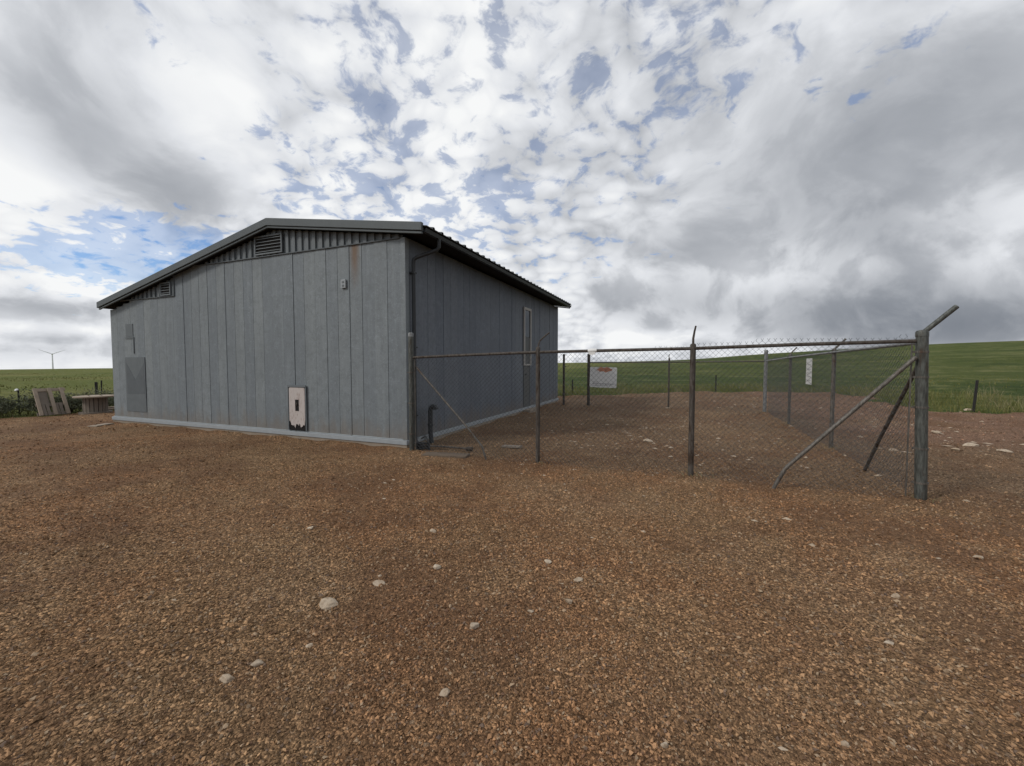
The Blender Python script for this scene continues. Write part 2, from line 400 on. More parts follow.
# ------------------------------------------------------------------ terrain
EP = np.array([-180,-90,-50,-20,6.6,17,23.5,31,44,51,70,110,180.]); EV = np.array([0,-.01,-.008,-.004,.002,.006,.011,.021,.033,.036,.038,.02,0])
tab = np.interp(np.arange(-180, 181), EP, EV); kern = np.exp(-np.linspace(-2, 2, 13)**2); kern /= kern.sum()
tab = np.convolve(np.pad(tab, 6, mode='edge'), kern, 'valid')
DC = 260.0
def field_z(x, y):
    d = np.hypot(x, y); ph = np.degrees(np.arctan2(x*math.cos(YAW)+y*math.sin(YAW), -x*math.sin(YAW)+y*math.cos(YAW)))
    E = np.interp(ph, np.arange(-180, 181), tab); zcr = H+E*DC
    tt = np.clip((d-32)/(DC-32), 0, 1)
    z = zcr*tt**1.25
    z += np.where(tt > 0, (np.sin(x*.045+1)*np.cos(y*.038)+.5*np.sin(x*.11+y*.09))*.22*np.clip((d-40)/60, 0, 1)*(1-tt*.4), 0)
    z -= np.clip(d-DC, 0, None)*.014
    return z
na, rr = 540, np.concatenate([[0.0], np.geomspace(3, 40, 40), np.geomspace(42, 300, 90), np.geomspace(320, 9000, 40)])
ang = np.linspace(0, 2*np.pi, na, endpoint=False)
RR, AA = np.meshgrid(rr, ang, indexing='ij'); X, Y = RR*np.cos(AA), RR*np.sin(AA); Z = field_z(X, Y)-.03
idx = np.arange(len(rr)*na).reshape(len(rr), na)
q = np.stack([idx[:-1], idx[1:], np.roll(idx[1:], -1, 1), np.roll(idx[:-1], -1, 1)], -1).reshape(-1, 4)
np_mesh('field', np.stack([X, Y, Z], -1).reshape(-1, 3), q, 'field_grass', 'structure', True)

PAD = np.array([(-40,-30),(-24,-6),(-19.3,3.0),(-18.6,5.7),(-18.1,6.3),(-18.2,8.2),(-19.5,12),(-17,19.5),(-9,21),(-5.4,20.6),(-3.8,21.6),(-2,23.6),(.8,26.4),(4.5,28),
                (7.8,28.2),(8.4,24.4),(8.0,20),(8.1,18.6),(9.7,18.5),(12,18.9),(20,20),(38,22),(38,-30)], float)
def pad_sd(x, y):
    """signed distance to the yard outline, negative inside"""
    x, y = np.asarray(x, float), np.asarray(y, float); ins = np.zeros(x.shape, bool); dm = np.full(x.shape, 1e9)
    n = len(PAD)
    for i in range(n):
        a, b = PAD[i], PAD[(i+1) % n]
        c_ = ((a[1] > y) != (b[1] > y)) & (x < (b[0]-a[0])*(y-a[1])/(b[1]-a[1]+1e-12)+a[0]); ins ^= c_
        e = b-a; t_ = np.clip(((x-a[0])*e[0]+(y-a[1])*e[1])/(e@e), 0, 1)
        dm = np.minimum(dm, np.hypot(x-a[0]-t_*e[0], y-a[1]-t_*e[1]))
    wob = .22*np.sin(x*1.7+y*.6)+.15*np.sin(y*2.9-x*1.1)
    return np.where(ins, -dm, dm)+wob
fld = bpy.data.objects['field']; fv = np.stack([X, Y, Z-.35*np.clip((-pad_sd(X, Y)-.3)/.7, 0, 1)], -1).reshape(-1, 3).astype(np.float32)
fld.data.vertices.foreach_set('co', fv.ravel()); fld.data.update()
def yard_z(x, y):
    z = .012*np.sin(x*1.3+.7)*np.cos(y*1.1)+.008*np.sin(x*3.1+y*2.3)+.006*np.sin(5.3*x-2.2*y+1)
    ruts = .05*(np.exp(-((y-12.6-.12*x)/.35)**2)-np.exp(-((y-13.6-.1*x)/.4)**2))*np.clip((x-3.2)/2, 0, 1)
    inner = .045*np.sin(x*2.1+1.2*np.sin(y*.9))*np.sin(y*1.7)*np.clip((y-7)/2, 0, 1)*np.clip((x+4)/1.5, 0, 1)
    near_wall = np.clip((y-6.0)/.3, 0, 1)*np.clip((-4.4-x)/.3, 0, 1)*np.clip((17-y), 0, 1)*np.clip((x+15), 0, 1)
    z = (z+ruts+inner)*(1-near_wall)
    heap = np.exp(-((y-6.42)/.16)**2)*np.clip((x+14.6)*4, 0, 1)*np.clip((-4.7-x)*4, 0, 1)+np.exp(-((x+4.66)/.16)**2)*np.clip((y-6.4)*4, 0, 1)*np.clip((17-y)*4, 0, 1)
    z = z+heap*(.030+.022*np.sin(x*3.7+y*2.9)+.012*np.sin(x*9.1-y*7.0))
    for qx, qy in ((-4.44, 6.22), (-2.06, 6.22), (.17, 6.22), (2.645, 6.22), (2.66, 9.4), (2.69, 12.8), (2.61, 15.65), (-.33, 15.45), (-3.13, 15.4), (-4.12, 15.6)):
        z = z+.045*np.exp(-((x-qx)**2+(y-qy)**2)/.035)
    return z
def spaced(lo, hi):
    v, x = [0.0], 0.0
    for sgn, lim in ((1, hi), (-1, lo)):
        x = 0.0
        while abs(x) < abs(lim): x += sgn*min(.30, .055+abs(x)*.012); v.append(x)
    return np.array(sorted(v))
gx, gy = spaced(-40, 38), spaced(-30, 29)
GX, GY = np.meshgrid(gx, gy, indexing='ij'); GZ = yard_z(GX, GY)
sd = pad_sd(GX, GY); GZ = GZ-np.clip(sd+.5, 0, 1)*.05
gi = np.arange(GX.size).reshape(GX.shape)
fc = np.stack([gi[:-1,:-1], gi[1:,:-1], gi[1:,1:], gi[:-1,1:]], -1).reshape(-1, 4)
cs = (sd[:-1,:-1]+sd[1:,1:])/2
fc = fc[(cs < 0).ravel()]
used = np.unique(fc); remap = -np.ones(GX.size, int); remap[used] = np.arange(len(used))
np_mesh('gravel_yard', np.stack([GX, GY, GZ], -1).reshape(-1, 3)[used], remap[fc], 'gravel_bed', 'structure', True)

# ------------------------------------------------------------------ loose gravel (stuff)
def stones_at(d0, d1, dens, s0, s1, half=R(66), fade=None):
    n = int(half*(d1*d1-d0*d0)*dens)
    r_ = np.sqrt(rng.uniform(d0*d0, d1*d1, n)); a = rng.uniform(-half, half, n)
    if fade is not None:
        keep = rng.random(n) < np.clip((r_/d0)**fade, 0, 1); r_, a = r_[keep], a[keep]
    th = math.pi/2+YAW-a
    x, y = r_*np.cos(th), r_*np.sin(th)
    sz = s0+(s1-s0)*rng.random(len(x))**2.6
    return x, y, sz
parts = [stones_at(.9, 2.6, 8800, .0040, .0120), stones_at(2.6, 4.5, 3900, .0045, .015), stones_at(4.5, 7.5, 1200, .006, .017), stones_at(7.5, 12, 320, .007, .02), stones_at(12, 26, 55, .008, .03)]
sxs = np.concatenate([p_[0] for p_ in parts]); sys_ = np.concatenate([p_[1] for p_ in parts]); szs = np.concatenate([p_[2] for p_ in parts])
clump = np.sin(sxs*2.1+np.sin(sys_*1.7)*1.3)*np.sin(sys_*2.6+sxs*.8)
keep = (pad_sd(sxs, sys_) < -.1) & ~((sxs < -4.6) & (sxs > -14.5) & (sys_ > 6.42) & (sys_ < 16.8)) & (rng.random(len(sxs)) < .78+.22*clump)
sxs, sys_, szs = sxs[keep], sys_[keep], szs[keep]
n = len(sxs)
base = np.array([(1,0,0),(-1,0,0),(0,1,0),(0,-1,0),(0,0,1),(0,0,-1)], float)
tri = np.array([(0,2,4),(2,1,4),(1,3,4),(3,0,4),(2,0,5),(1,2,5),(3,1,5),(0,3,5)])
V = base[None]*(rng.uniform(.65, 1.25, (n, 6, 1)))+rng.normal(0, .26, (n, 6, 3))
V *= np.stack([np.ones(n), rng.uniform(.55, 1, n), rng.uniform(.55, .95, n)], -1)[:, None]
al = rng.uniform(0, 2*np.pi, n); ti = rng.normal(0, .35, n)
ca, sa, ct, st_ = np.cos(al)[:, None], np.sin(al)[:, None], np.cos(ti)[:, None], np.sin(ti)[:, None]
x_, z_ = V[..., 0]*ct-V[..., 2]*st_, V[..., 0]*st_+V[..., 2]*ct; y_ = V[..., 1]
V = np.stack([x_*ca-y_*sa, x_*sa+y_*ca, z_], -1)*szs[:, None, None]
V += np.stack([sxs, sys_, yard_z(sxs, sys_)+szs*.30], -1)[:, None]
tag(np_mesh('loose_gravel', V.reshape(-1, 3), (tri[None]+6*np.arange(n)[:, None, None]).reshape(-1, 3), 'gravel_stones'),
    'loose brown gravel spread over the yard', 'gravel', kind='stuff')

# ------------------------------------------------------------------ grass (stuff)
def blades(name, x, y, h0, h1, w0, w1, lean, m, label):
    n = len(x); h = rng.uniform(h0, h1, n)*(.45+.75*np.clip(.5+.5*np.sin(x*1.9+1.4*np.sin(y*1.3))*np.sin(y*2.3+np.sin(x*.8)), 0, 1)); w = rng.uniform(w0, w1, n); a = rng.uniform(0, 2*np.pi, n); b = rng.uniform(0, 2*np.pi, n); ln = rng.uniform(.1, lean, n)*h
    z = np.where(pad_sd(x, y) < 0, yard_z(x, y), field_z(x, y))-.04
    p0 = np.stack([x-np.cos(a)*w, y-np.sin(a)*w, z], -1); p1 = np.stack([x+np.cos(a)*w, y+np.sin(a)*w, z], -1)
    mx, my = x+np.cos(b)*ln*.35, y+np.sin(b)*ln*.35
    p2 = np.stack([mx+np.cos(a)*w*.7, my+np.sin(a)*w*.7, z+h*.6], -1); p3 = np.stack([mx-np.cos(a)*w*.7, my-np.sin(a)*w*.7, z+h*.6], -1)
    p4 = np.stack([x+np.cos(b)*ln, y+np.sin(b)*ln, z+h], -1)
    vv = np.stack([p0, p1, p2, p3, p4], 1).reshape(-1, 3); o = 5*np.arange(n)[:, None]
    f = np.concatenate([o+np.array([[0,1,2]]), o+np.array([[0,2,3]]), o+np.array([[3,2,4]])], 0)
    tag(np_mesh(name, vv, f, m), label, 'grass', kind='stuff')
def scatter(n, d0, d1, pmin=.05, pmax=99):
    r_ = np.sqrt(rng.uniform(d0*d0, d1*d1, n)); a = rng.uniform(-R(66), R(66), n); th = math.pi/2+YAW-a
    x, y = r_*np.cos(th), r_*np.sin(th); s_ = pad_sd(x, y); kk = (s_ > pmin) & (s_ < pmax); return x[kk], y[kk]
def patchy(x, y, sc, lo):
    f = np.sin(x*sc+1.3*np.sin(y*sc*.7))*np.sin(y*sc*1.3+.8*np.sin(x*sc*.5)); kk = rng.random(len(x)) < np.clip(lo+f, 0, 1); return x[kk], y[kk]
x1, y1 = scatter(170000, 14, 42, .05, 7); x2, y2 = patchy(*scatter(60000, 20, 120, 5), .13, .1)
kk = rng.random(len(x1)) < np.exp(-pad_sd(x1, y1)/3.5)+.12; x1, y1 = x1[kk], y1[kk]
blades('field_grass', np.concatenate([x1]), np.concatenate([y1]), .10, .42, .004, .012, .9, 'grass_blades', 'green grass growing along the edge of the gravel yard')
blades('open_grass', x2, y2, .06, .17, .015, .05, .7, 'grass_blades', 'green grass on the open field beyond the yard')
xd, yd = patchy(*scatter(110000, 14, 45, -.25, 8), .8, -.25)
blades('dry_grass', xd, yd, .22, .60, .003, .009, .9, 'dry_grass', 'pale dry grass stalks standing at the edge of the yard')

# ------------------------------------------------------------------ the shed
XL, XR, YF, YB = -14.40, -4.76, 6.50, 17.0
RX, RZ = -8.09, 4.61                        # ridge
LX, LZ, EX, EZ = -14.55, 3.225, -4.27, 4.055  # eaves
def roof_z(x): return RZ-(x-RX)*(RZ-EZ)/(EX-RX) if x > RX else RZ-(RX-x)*(RZ-LZ)/(RX-LX)
shed = tag(empty('shed', ((XL+XR)/2, (YF+YB)/2, 0)), 'blue-grey windowless shed with vertical board siding, a low gable roof and a pale base strip', 'shed')
# front wall: backing + individual boards
w = MB(); w.cur = 1
pts = [(XL+.02, .10), (XR-.02, .10)]+[(x, roof_z(x)-.20) for x in (XR-.02, RX, XL+.02)]
w.prism(pts, 'y', YF+.03, YF+.15); w.cur = 0
x = XL; i = 0
STEP_X, LOW_Z, HIGH_Z = -11.55, 3.27, 3.92
while x < XR-.03:
    x1_ = min(x+random.choice([.30, .305, .31]), XR)
    if x < STEP_X < x1_+.12: x1_ = STEP_X
    if XR-x1_ < .12: x1_ = XR
    top = LOW_Z if x < STEP_X-.01 else HIGH_Z
    flush = x < STEP_X-.01
    dp = random.uniform(0, .002) if flush else random.choice([0, .002, .004, .006, .009]); g_ = .0015 if flush else random.choice([.002, .003, .004])
    z0b = .165
    top = min(top, roof_z(x+.02)-.19 if flush else top)
    w.box(x+g_, x1_-g_, YF-dp, YF+.034, z0b, top)
    if not flush and random.random() < .5:
        w.box(x1_-g_-.03, x1_-g_-.004, YF-dp-.004, YF-dp+.002, z0b, top)
    x = x1_; i += 1
front = w.build('wall', None, shed, mats=['painted_boards', 'groove_dark'])
front['label'] = 'front wall of weathered grey boards with a rust stain near its right end'
# side wall (right)
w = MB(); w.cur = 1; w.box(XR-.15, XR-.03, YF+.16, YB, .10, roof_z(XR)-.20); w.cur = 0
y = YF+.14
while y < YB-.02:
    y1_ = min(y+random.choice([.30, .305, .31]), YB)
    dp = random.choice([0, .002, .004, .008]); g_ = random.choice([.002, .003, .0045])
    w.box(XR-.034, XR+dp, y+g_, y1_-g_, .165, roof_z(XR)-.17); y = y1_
w.build('wall', None, shed, mats=['shade_toned_side_boards', 'groove_dark'])
w = MB(); w.box(XL+.001, XL+.12, YF+.16, YB, .10, roof_z(XL)-.18); w.build('wall', 'shade_toned_side_boards', shed)
w = MB(); w.prism([(XL+.13, .10), (XR-.16, .10)]+[(x, roof_z(x)-.20) for x in (XR-.16, RX, XL+.13)], 'y', YB-.13, YB-.01); w.build('wall', 'shade_toned_side_boards', shed)
w = MB(); w.box(XR-.075, XR+.012, YF-.022, YF-.004, .17, roof_z(XR)-.19).box(XR+.0125, XR+.028, YF-.022, YF+.10, .17, roof_z(XR)-.19); w.build('corner_trim', 'painted_boards', shed)
# ribbed gable sheet above the boards
w = MB(); wl = MB()
def rib(w, x0, x1, zlo, y0, y1):
    za, zb = roof_z(x0)-.14, roof_z(x1)-.14
    if min(za, zb)-zlo < .03:
        return
    w.prism([(x0, zlo), (x1, zlo), (x1, zb), (x0, za)], 'y', y0, y1)
VENTS = [(-8.66, -7.83, 3.965, 4.365), (-12.08, -11.66, 3.30, 3.62)]
x = XL+.05
while x < XR-.1:
    zlo = LOW_Z+.022 if x < STEP_X-.05 else HIGH_Z+.022
    m_ = wl if zlo < 3.5 else w; rib(m_, x, x+.187, zlo, YF+.012, YF+.029); rib(m_, x+.05, x+.13, zlo, YF-.022, YF+.0125); x += .187
w.build('gable_panel', 'gable_metal', shed); wl.build('gable_panel', 'gable_metal', shed)
w = MB(); w.box(STEP_X+.002, XR-.08, YF-.035, YF+.02, HIGH_Z+.002, HIGH_Z+.02).box(XL+.25, STEP_X-.002, YF-.035, YF+.02, LOW_Z+.002, LOW_Z+.02)
w.box(STEP_X-.022, STEP_X+.0, YF-.033, YF+.02, LOW_Z+.022, HIGH_Z+.0); w.build('ledge_strip', 'groove_dark', shed)
for (a, b, c0, d0) in VENTS:
    f = MB(); y0, y1_ = YF-.055, YF-.028
    e = .03; f.box(a, b, y0, y1_, c0, c0+e).box(a, b, y0, y1_, d0-e, d0).box(a, a+e, y0, y1_, c0+e+.001, d0-e-.001).box(b-e, b, y0, y1_, c0+e+.001, d0-e-.001)
    fo = f.build('vent', 'gable_metal', shed)
    g2 = MB(); g2.box(a+e, b-e, YF-.027, YF-.0235, c0+e, d0-e); g2.build('vent_opening', 'black_void', fo)
    s_ = MB(); nsl = 5 if b-a > .6 else 4; hh = (d0-c0-2*e)/nsl
    for j in range(nsl):
        zz = c0+e+hh*(j+.5); s_.obox((a+e, YF-.042, zz), (b-e, YF-.042, zz), .012, hh*.20, (0, .05, 1))
    s_.build('slats', 'gable_metal', fo)
# roof sheet with ribs
Y0, Y1 = YF-.16, YB+.05
prof = []; y = Y0
while y < Y1-.25:
    prof += [(y, 0), (y+.20, 0), (y+.215, .032), (y+.265, .032), (y+.28, 0)]; y += .30
prof.append((Y1, 0))
w = MB(); xs = [(LX-.03, LZ-.03*.214), (RX, RZ), (EX+.10, EZ-.10*.1414)]
n_ = len(prof)
vs_ = [(X_, yy, ZZ+hh) for (X_, ZZ) in xs for (yy, hh) in prof]+[(X_, yy, ZZ+hh-.012) for (X_, ZZ) in xs for (yy, hh) in prof]
fs_ = []
for a in range(2):
    for b in range(n_-1):
        p0 = a*n_+b; fs_ += [(p0, p0+1, p0+n_+1, p0+n_), (3*n_+p0, 3*n_+p0+n_, 3*n_+p0+n_+1, 3*n_+p0+1)]
for b in range(n_-1): fs_ += [(b, 3*n_+b, 3*n_+b+1, b+1), (2*n_+b, 2*n_+b+1, 5*n_+b+1, 5*n_+b)]
for a in range(2): fs_ += [(a*n_, (a+1)*n_, 3*n_+(a+1)*n_, 3*n_+a*n_), (a*n_+n_-1, 3*n_+a*n_+n_-1, 3*n_+(a+1)*n_+n_-1, (a+1)*n_+n_-1)]
w.add(vs_, fs_); roof = w.build('roof', 'roof_paint', shed)
# deck under the sheet
w = MB(); w.prism([(LX+.03, roof_z(LX+.03)-.016), (RX, RZ-.016), (EX-.02, roof_z(EX-.02)-.016), (EX-.02, roof_z(EX-.02)-.10), (RX, RZ-.10), (LX+.03, roof_z(LX+.03)-.10)], 'y', Y0+.03, Y1-.03)
w.build('soffit', 'soffit_shade', shed)
# rake trim along the front and rear gable edges
for ya, yb in ((Y0-.045, Y0+.025), (Y1-.025, Y1+.045)):
    w = MB()
    w.prism([(LX-.04, LZ-.12), (RX, RZ-.105), (EX+.02, EZ-.105), (EX+.02, EZ+.045), (RX, RZ+.05), (LX-.04, LZ+.035)], 'y', ya, yb)
    w.prism([(LX+.0, LZ-.165), (RX, RZ-.15), (EX+.01, EZ-.155), (EX+.01, EZ-.112), (RX, RZ-.108), (LX+.0, LZ-.123)], 'y', ya+.025, yb-.004)
    w.build('rake_trim', 'trim_paint', shed, bevel=.008)
# gutters
for X_, ZZ, sg in ((EX, EZ, 1), (LX, LZ, -1)):
    w = MB(); xo = X_-.015*sg; yA, yB = Y0+.03, Y1
    w.prism([(xo, ZZ-.03), (xo, ZZ-.115), (xo+sg*.07, ZZ-.115), (xo+sg*.09, ZZ-.05), (xo+sg*.078, ZZ-.05), (xo+sg*.06, ZZ-.105), (xo+sg*.008, ZZ-.105), (xo+sg*.008, ZZ-.03)], 'y', yA, yB)
    w.build('gutter', 'gutter_paint', shed)
w = MB(); w.tube([(-4.245, 6.86, 3.95), (-4.245, 6.86, 3.80), (-4.27, 6.85, 3.75), (-4.62, 6.68, 3.60), (-4.665, 6.66, 3.56), (-4.675, 6.66, 3.48), (-4.675, 6.66, .22), (-4.65, 6.64, .14), (-4.56, 6.58, .09)], .036, 12)
for zz in (3.3, 1.9, .6): w.box(-4.757, -4.635, 6.61, 6.71, zz, zz+.03)
w.build('downspout', 'gutter_paint', shed, smooth=True)
# base strip and foundation
w = MB(); w.box(XL-.03, XR+.045, YF-.055, YF+.028, .075, .160).box(XR-.02, XR+.045, YF+.029, YB+.03, .075, .160)
w.box(XL-.03, XR+.03, YF-.012, YF+.02, .1605, .178); w.build('base_strip', 'pale_flashing', shed, bevel=.006)
w = MB(); w.box(XL-.02, XR+.03, YF-.035, YB+.01, -.15, .073); w.build('foundation', 'concrete', shed)
# small hatch
hx0, hx1, hz0, hz1 = -7.77, -7.26, .185, 1.14
w = MB(); w.box(hx0, hx1, YF-.028, YF-.0185, hz0, hz1); ha = w.build('hatch', 'black_void', shed)
w = MB(); e = .035
w.box(hx0-.01, hx1+.01, YF-.05, YF-.0285, hz1-.03, hz1+.012); w.box(hx0-.012, hx0+.012, YF-.045, YF-.0285, hz0, hz1-.032); w.box(hx1-.012, hx1+.012, YF-.045, YF-.0285, hz0, hz1-.032)
w.build('hatch_frame', 'gable_metal', ha)
xs_ = np.linspace(hx0+.03, hx1-.03, 26); lo = [hz0+.115+.05*math.sin(i*.9)*math.sin(i*.37+1)-.02*math.cos(i*2.1)+(.10 if i in (0, 25) else .035 if i in (1, 24) else 0) for i in range(26)]
cx_ = (hx0+hx1)/2+.0; sl = (cx_-.045, cx_+.055, hz0+.42, hz0+.66)
w = MB(); w.prism(list(zip(xs_, lo))+[(hx1-.03, hz1-.055), (hx1-.05, hz1-.04), (hx0+.05, hz1-.04), (hx0+.03, hz1-.06)], 'y', YF-.042, YF-.0305); w.build('hatch_flap', 'hatch_paint', ha)
w = MB(); w.box(sl[0], sl[1], YF-.047, YF-.0425, sl[2], sl[3]); w.build('hatch_slot', 'black_void', ha)
w = MB(); w.tube([(cx_, YF-.050, sl[2]+.11), (cx_+.012, YF-.062, sl[2]+.14), (cx_+.012, YF-.05, sl[2]+.18)], .009, 8); w.build('latch', 'rusty_pipe', ha)
# patched panel on the left and the box above it
w = MB(); w.box(-13.78, -12.90, YF-.014, YF-.0025, .34, 1.78); pp = w.build('patch_panel', 'patch_paint', shed); pp['label'] = 'darker repainted panel near the left end of the front wall'
w = MB(); w.prism([(-13.72, 1.62), (-13.34, 1.18), (-12.95, 1.62), (-12.95, .82), (-13.72, .80)], 'y', YF-.017, YF-.0145); w.build('stained_area', 'patch_dark', pp)
w = MB(); w.box(-12.912, -12.898, YF-.018, YF-.0145, .7, 1.74); w.build('panel_edge', 'groove_dark', pp)
w = MB(); w.box(-13.72, -13.34, YF-.018, YF-.0025, 2.27, 2.31).box(-13.38, -13.345, YF-.018, YF-.0025, 1.88, 2.266).box(-13.70, -13.38, YF-.012, YF-.0025, 2.32, 2.66); w.build('wall_bracket', 'patch_paint', shed)
w = MB(); w.box(-6.25, -6.13, YF-.05, YF-.019, 3.10, 3.27); ob = w.build('outlet_cover', 'pale_flashing', shed, bevel=.006)
for zz in (3.13, 3.20): MB().box(-6.215, -6.165, YF-.056, YF-.0505, zz, zz+.035).build('socket_lid', 'gable_metal', ob)
# side door: tall glazed frame over a grey lower leaf
dy0, dy1 = 12.80, 13.46
w = MB(); w.box(XR+.010, XR+.022, dy0+.02, dy1-.02, .165, 3.44); dr = w.build('door', 'door_grey', shed)
w = MB(); xo0, xo1 = XR+.0225, XR+.06
w.box(xo0, xo1, dy0-.02, dy0+.06, 1.55, 3.46).box(xo0, xo1, dy1-.06, dy1+.02, 1.55, 3.46).box(xo0, xo1, dy0+.061, dy1-.061, 3.38, 3.46).box(xo0, xo1, dy0+.061, dy1-.061, 1.55, 1.60)
w.build('door_frame', 'white_paint', dr)
w = MB(); w.box(XR+.0225, XR+.03, dy0+.062, dy1-.062, 2.5, 3.378); w.build('glass_pane', 'glass_dark', dr)
w = MB(); w.box(XR+.0225, XR+.036, dy1-.06, dy1-.02, .18, 1.54); w.build('door_edge', 'groove_dark', dr)
w = MB(); w.tube([(XR+.023, dy0+.14, 1.25), (XR+.07, dy0+.14, 1.25), (XR+.07, dy0+.26, 1.25)], .011, 8); w.build('handle', 'gutter_paint', dr)
w = MB(); w.box(XR+.046, XR+.30, dy0-.1, dy1+.1, -.05, .10); w.build('door_step', 'concrete', shed, bevel=.01)

# ------------------------------------------------------------------ chain-link fences
def zigzag(p0, p1, top0, top1, bot=.02):
    """woven mesh of round wires between two ground points"""
    p0, p1 = np.array(p0, float), np.array(p1, float); L = np.linalg.norm(p1-p0); ux = (p1-p0)/L; nrm = np.array([-ux[1], ux[0]])
    W_ = .036; n = int(L/W_); m = MB(); V_, F_ = [], []; off = 0; rad = .0019
    for i in range(n):
        top = top0+(top1-top0)*i/n; ks = int((top-bot)/W_)
        kk = np.arange(ks+1); s_ = i*W_+((kk+i) % 2)*W_*1.04; zz = bot+kk*W_; dep = .004*np.where((kk+i) % 2 == 0, 1, -1)
        sag = .012*np.sin(s_*1.9+zz*2.0)
        c_ = np.stack([p0[0]+ux[0]*s_+nrm[0]*(dep+sag), p0[1]+ux[1]*s_+nrm[1]*(dep+sag), zz+.010*np.sin(s_*2.2)], -1)
        tp = c_[-1]+np.array([ux[0]*W_*.5*(-1 if (ks+i) % 2 else 1), ux[1]*W_*.5*(-1 if (ks+i) % 2 else 1), .03]); c_ = np.vstack([c_, tp])
        K = len(c_)
        for a in range(3):
            an = 2*math.pi*a/3; V_.append(c_+np.array([ux[0]*math.cos(an)*1.4*rad+nrm[0]*math.sin(an)*rad, ux[1]*math.cos(an)*1.4*rad+nrm[1]*math.sin(an)*rad, 0*an]))
        j = np.arange(K-1)
        for a in range(3):
            b = (a+1) % 3; F_.append(np.stack([off+a*K+j, off+b*K+j, off+b*K+j+1, off+a*K+j+1], -1))
        off += 3*K
    return np.concatenate(V_), np.concatenate(F_)
def wire_mesh(root, *segs):
    V_, F_, o = [], [], 0
    for sg in segs:
        v_, f_ = zigzag(*sg); V_.append(v_); F_.append(f_+o); o += len(v_)
    ob = np_mesh('wire_mesh', np.concatenate(V_)-np.array(wloc(root)), np.concatenate(F_), 'wire_steel'); ob.parent = root
def post(root, x, y, h, r, m='weathered_pipe', arm=None, cap=True, bands=(), lean=(0, 0)):
    w = MB(); w.tube([(x, y, -.2), (x+lean[0], y+lean[1], h)], r, 16); p = w.build('post', m, root, smooth=True)
    xt, yt = x+lean[0], y+lean[1]
    if cap: MB().tube([(xt, yt, h-.045), (xt, yt, h+.005), (xt, yt, h+.022), (xt, yt, h+.032)], [r*1.06, r*1.06, r*.9, r*.4], 16).build('post_cap', cap if isinstance(cap, str) else m, p, smooth=True)
    if arm: MB().tube(*arm, 10).build('barb_arm', m if len(arm[0]) < 3 else 'rusty_pipe', p, smooth=True)
    if bands:
        for zz in bands: xb = x+lean[0]*zz/h; MB().tube([(xb, y, zz-.012), (xb, y, zz+.012)], r*1.10, 16).box(xb-r*1.6, xb-r*.9, y-.008, y+.008, zz-.011, zz+.011).build('tension_band', 'weathered_pipe', p)
    return p
FY = 6.22
ff = tag(empty('chain_link_fence', (-.9, FY, 0)), 'front run of chain-link fence between the shed corner and the thick corner post', 'fence', 'chain-link fences round the gravel enclosure')
post(ff, -4.44, FY, 2.13, .046, 'corner_pipe', cap='pale_pipe', bands=(.35, .9, 1.45))
post(ff, -2.06, FY, 1.84, .034, 'rusty_pipe', arm=([(-2.06, FY, 1.83), (-2.055, FY, 1.90), (-2.03, FY, 1.96), (-1.97, FY+.01, 2.02), (-1.88, FY+.02, 2.09)], .012))
post(ff, .17, FY, 1.85, .037, 'rusty_pipe', arm=([(.17, FY, 1.84), (.17, FY, 1.95), (.185, FY, 2.05), (.20, FY, 2.12)], [.016, .015, .013, .011]))
post(ff, 2.645, FY, 1.96, .056, 'corner_pipe', lean=(-.06, 0), arm=([(2.59, FY, 1.955), (2.87, FY-.01, 2.245)], .027), bands=(.22, .62, 1.10, 1.45, 1.74))
MB().tube([(-4.39, FY, 1.715), (-3.2, FY, 1.755), (-2.06, FY, 1.785), (-.9, FY, 1.80), (.17, FY, 1.812), (1.4, FY, 1.845), (2.53, FY, 1.865)], .0225, 12).build('top_rail', 'rusty_pipe', ff, smooth=True)
MB().tube([(2.52, FY-.05, 1.68), (1.30, FY-.05, .30), (1.27, FY-.05, .255), (1.165, FY-.05, .03), (1.14, FY-.05, -.05)], .024, 12).build('brace', 'weathered_pipe', ff, smooth=True)
MB().tube([(-4.36, FY+.03, 1.55), (-3.36, FY+.03, .55), (-3.06, FY+.03, .22), (-2.97, FY+.03, -.03), (-2.96, FY+.03, -.1)], .018, 12).build('brace', 'weathered_pipe', ff, smooth=True)
MB().box(2.495, 2.503, FY-.012, FY+.012, .05, 1.83).build('tension_bar', 'weathered_pipe', ff); MB().box(-4.362, -4.356, FY-.012, FY+.012, .05, 1.68).build('tension_bar', 'weathered_pipe', ff)
wire_mesh(ff, ((-4.36, FY+.03), (.17, FY+.03), 1.735, 1.83), ((.20, FY+.03), (2.49, FY+.03), 1.875, 1.93))
SX = 2.64
fs2 = tag(empty('chain_link_fence', (SX, 11, 0)), 'side run of chain-link fence on the right, ending at the pale rear corner post', 'fence', 'chain-link fences round the gravel enclosure')
post(fs2, SX+.02, 9.4, 1.86, .034, 'weathered_pipe', arm=([(SX, 9.4, 1.85), (SX+.17, 9.33, 2.06)], .016))
post(fs2, SX+.05, 12.8, 1.83, .034, 'weathered_pipe', arm=([(SX, 12.8, 1.82), (SX+.17, 12.74, 2.03)], .016))
post(fs2, SX-.03, 15.65, 2.03, .055, 'pale_pipe')
MB().tube([(SX, FY+.06, 1.855), (SX, 9.4, 1.815), (SX, 12.8, 1.765), (SX-.02, 15.6, 1.70)], .021, 12).build('top_rail', 'pale_pipe', fs2, smooth=True)
MB().tube([(SX-.04, FY+.10, 1.57), (SX-.04, 7.20, .60), (SX-.04, 7.66, .04), (SX-.04, 7.72, -.05)], .022, 12).build('brace', 'rusty_pipe', fs2, smooth=True)
wire_mesh(fs2, ((SX+.03, FY+.10), (SX+.03, 15.6), 1.93, 1.77))
BY = 15.45
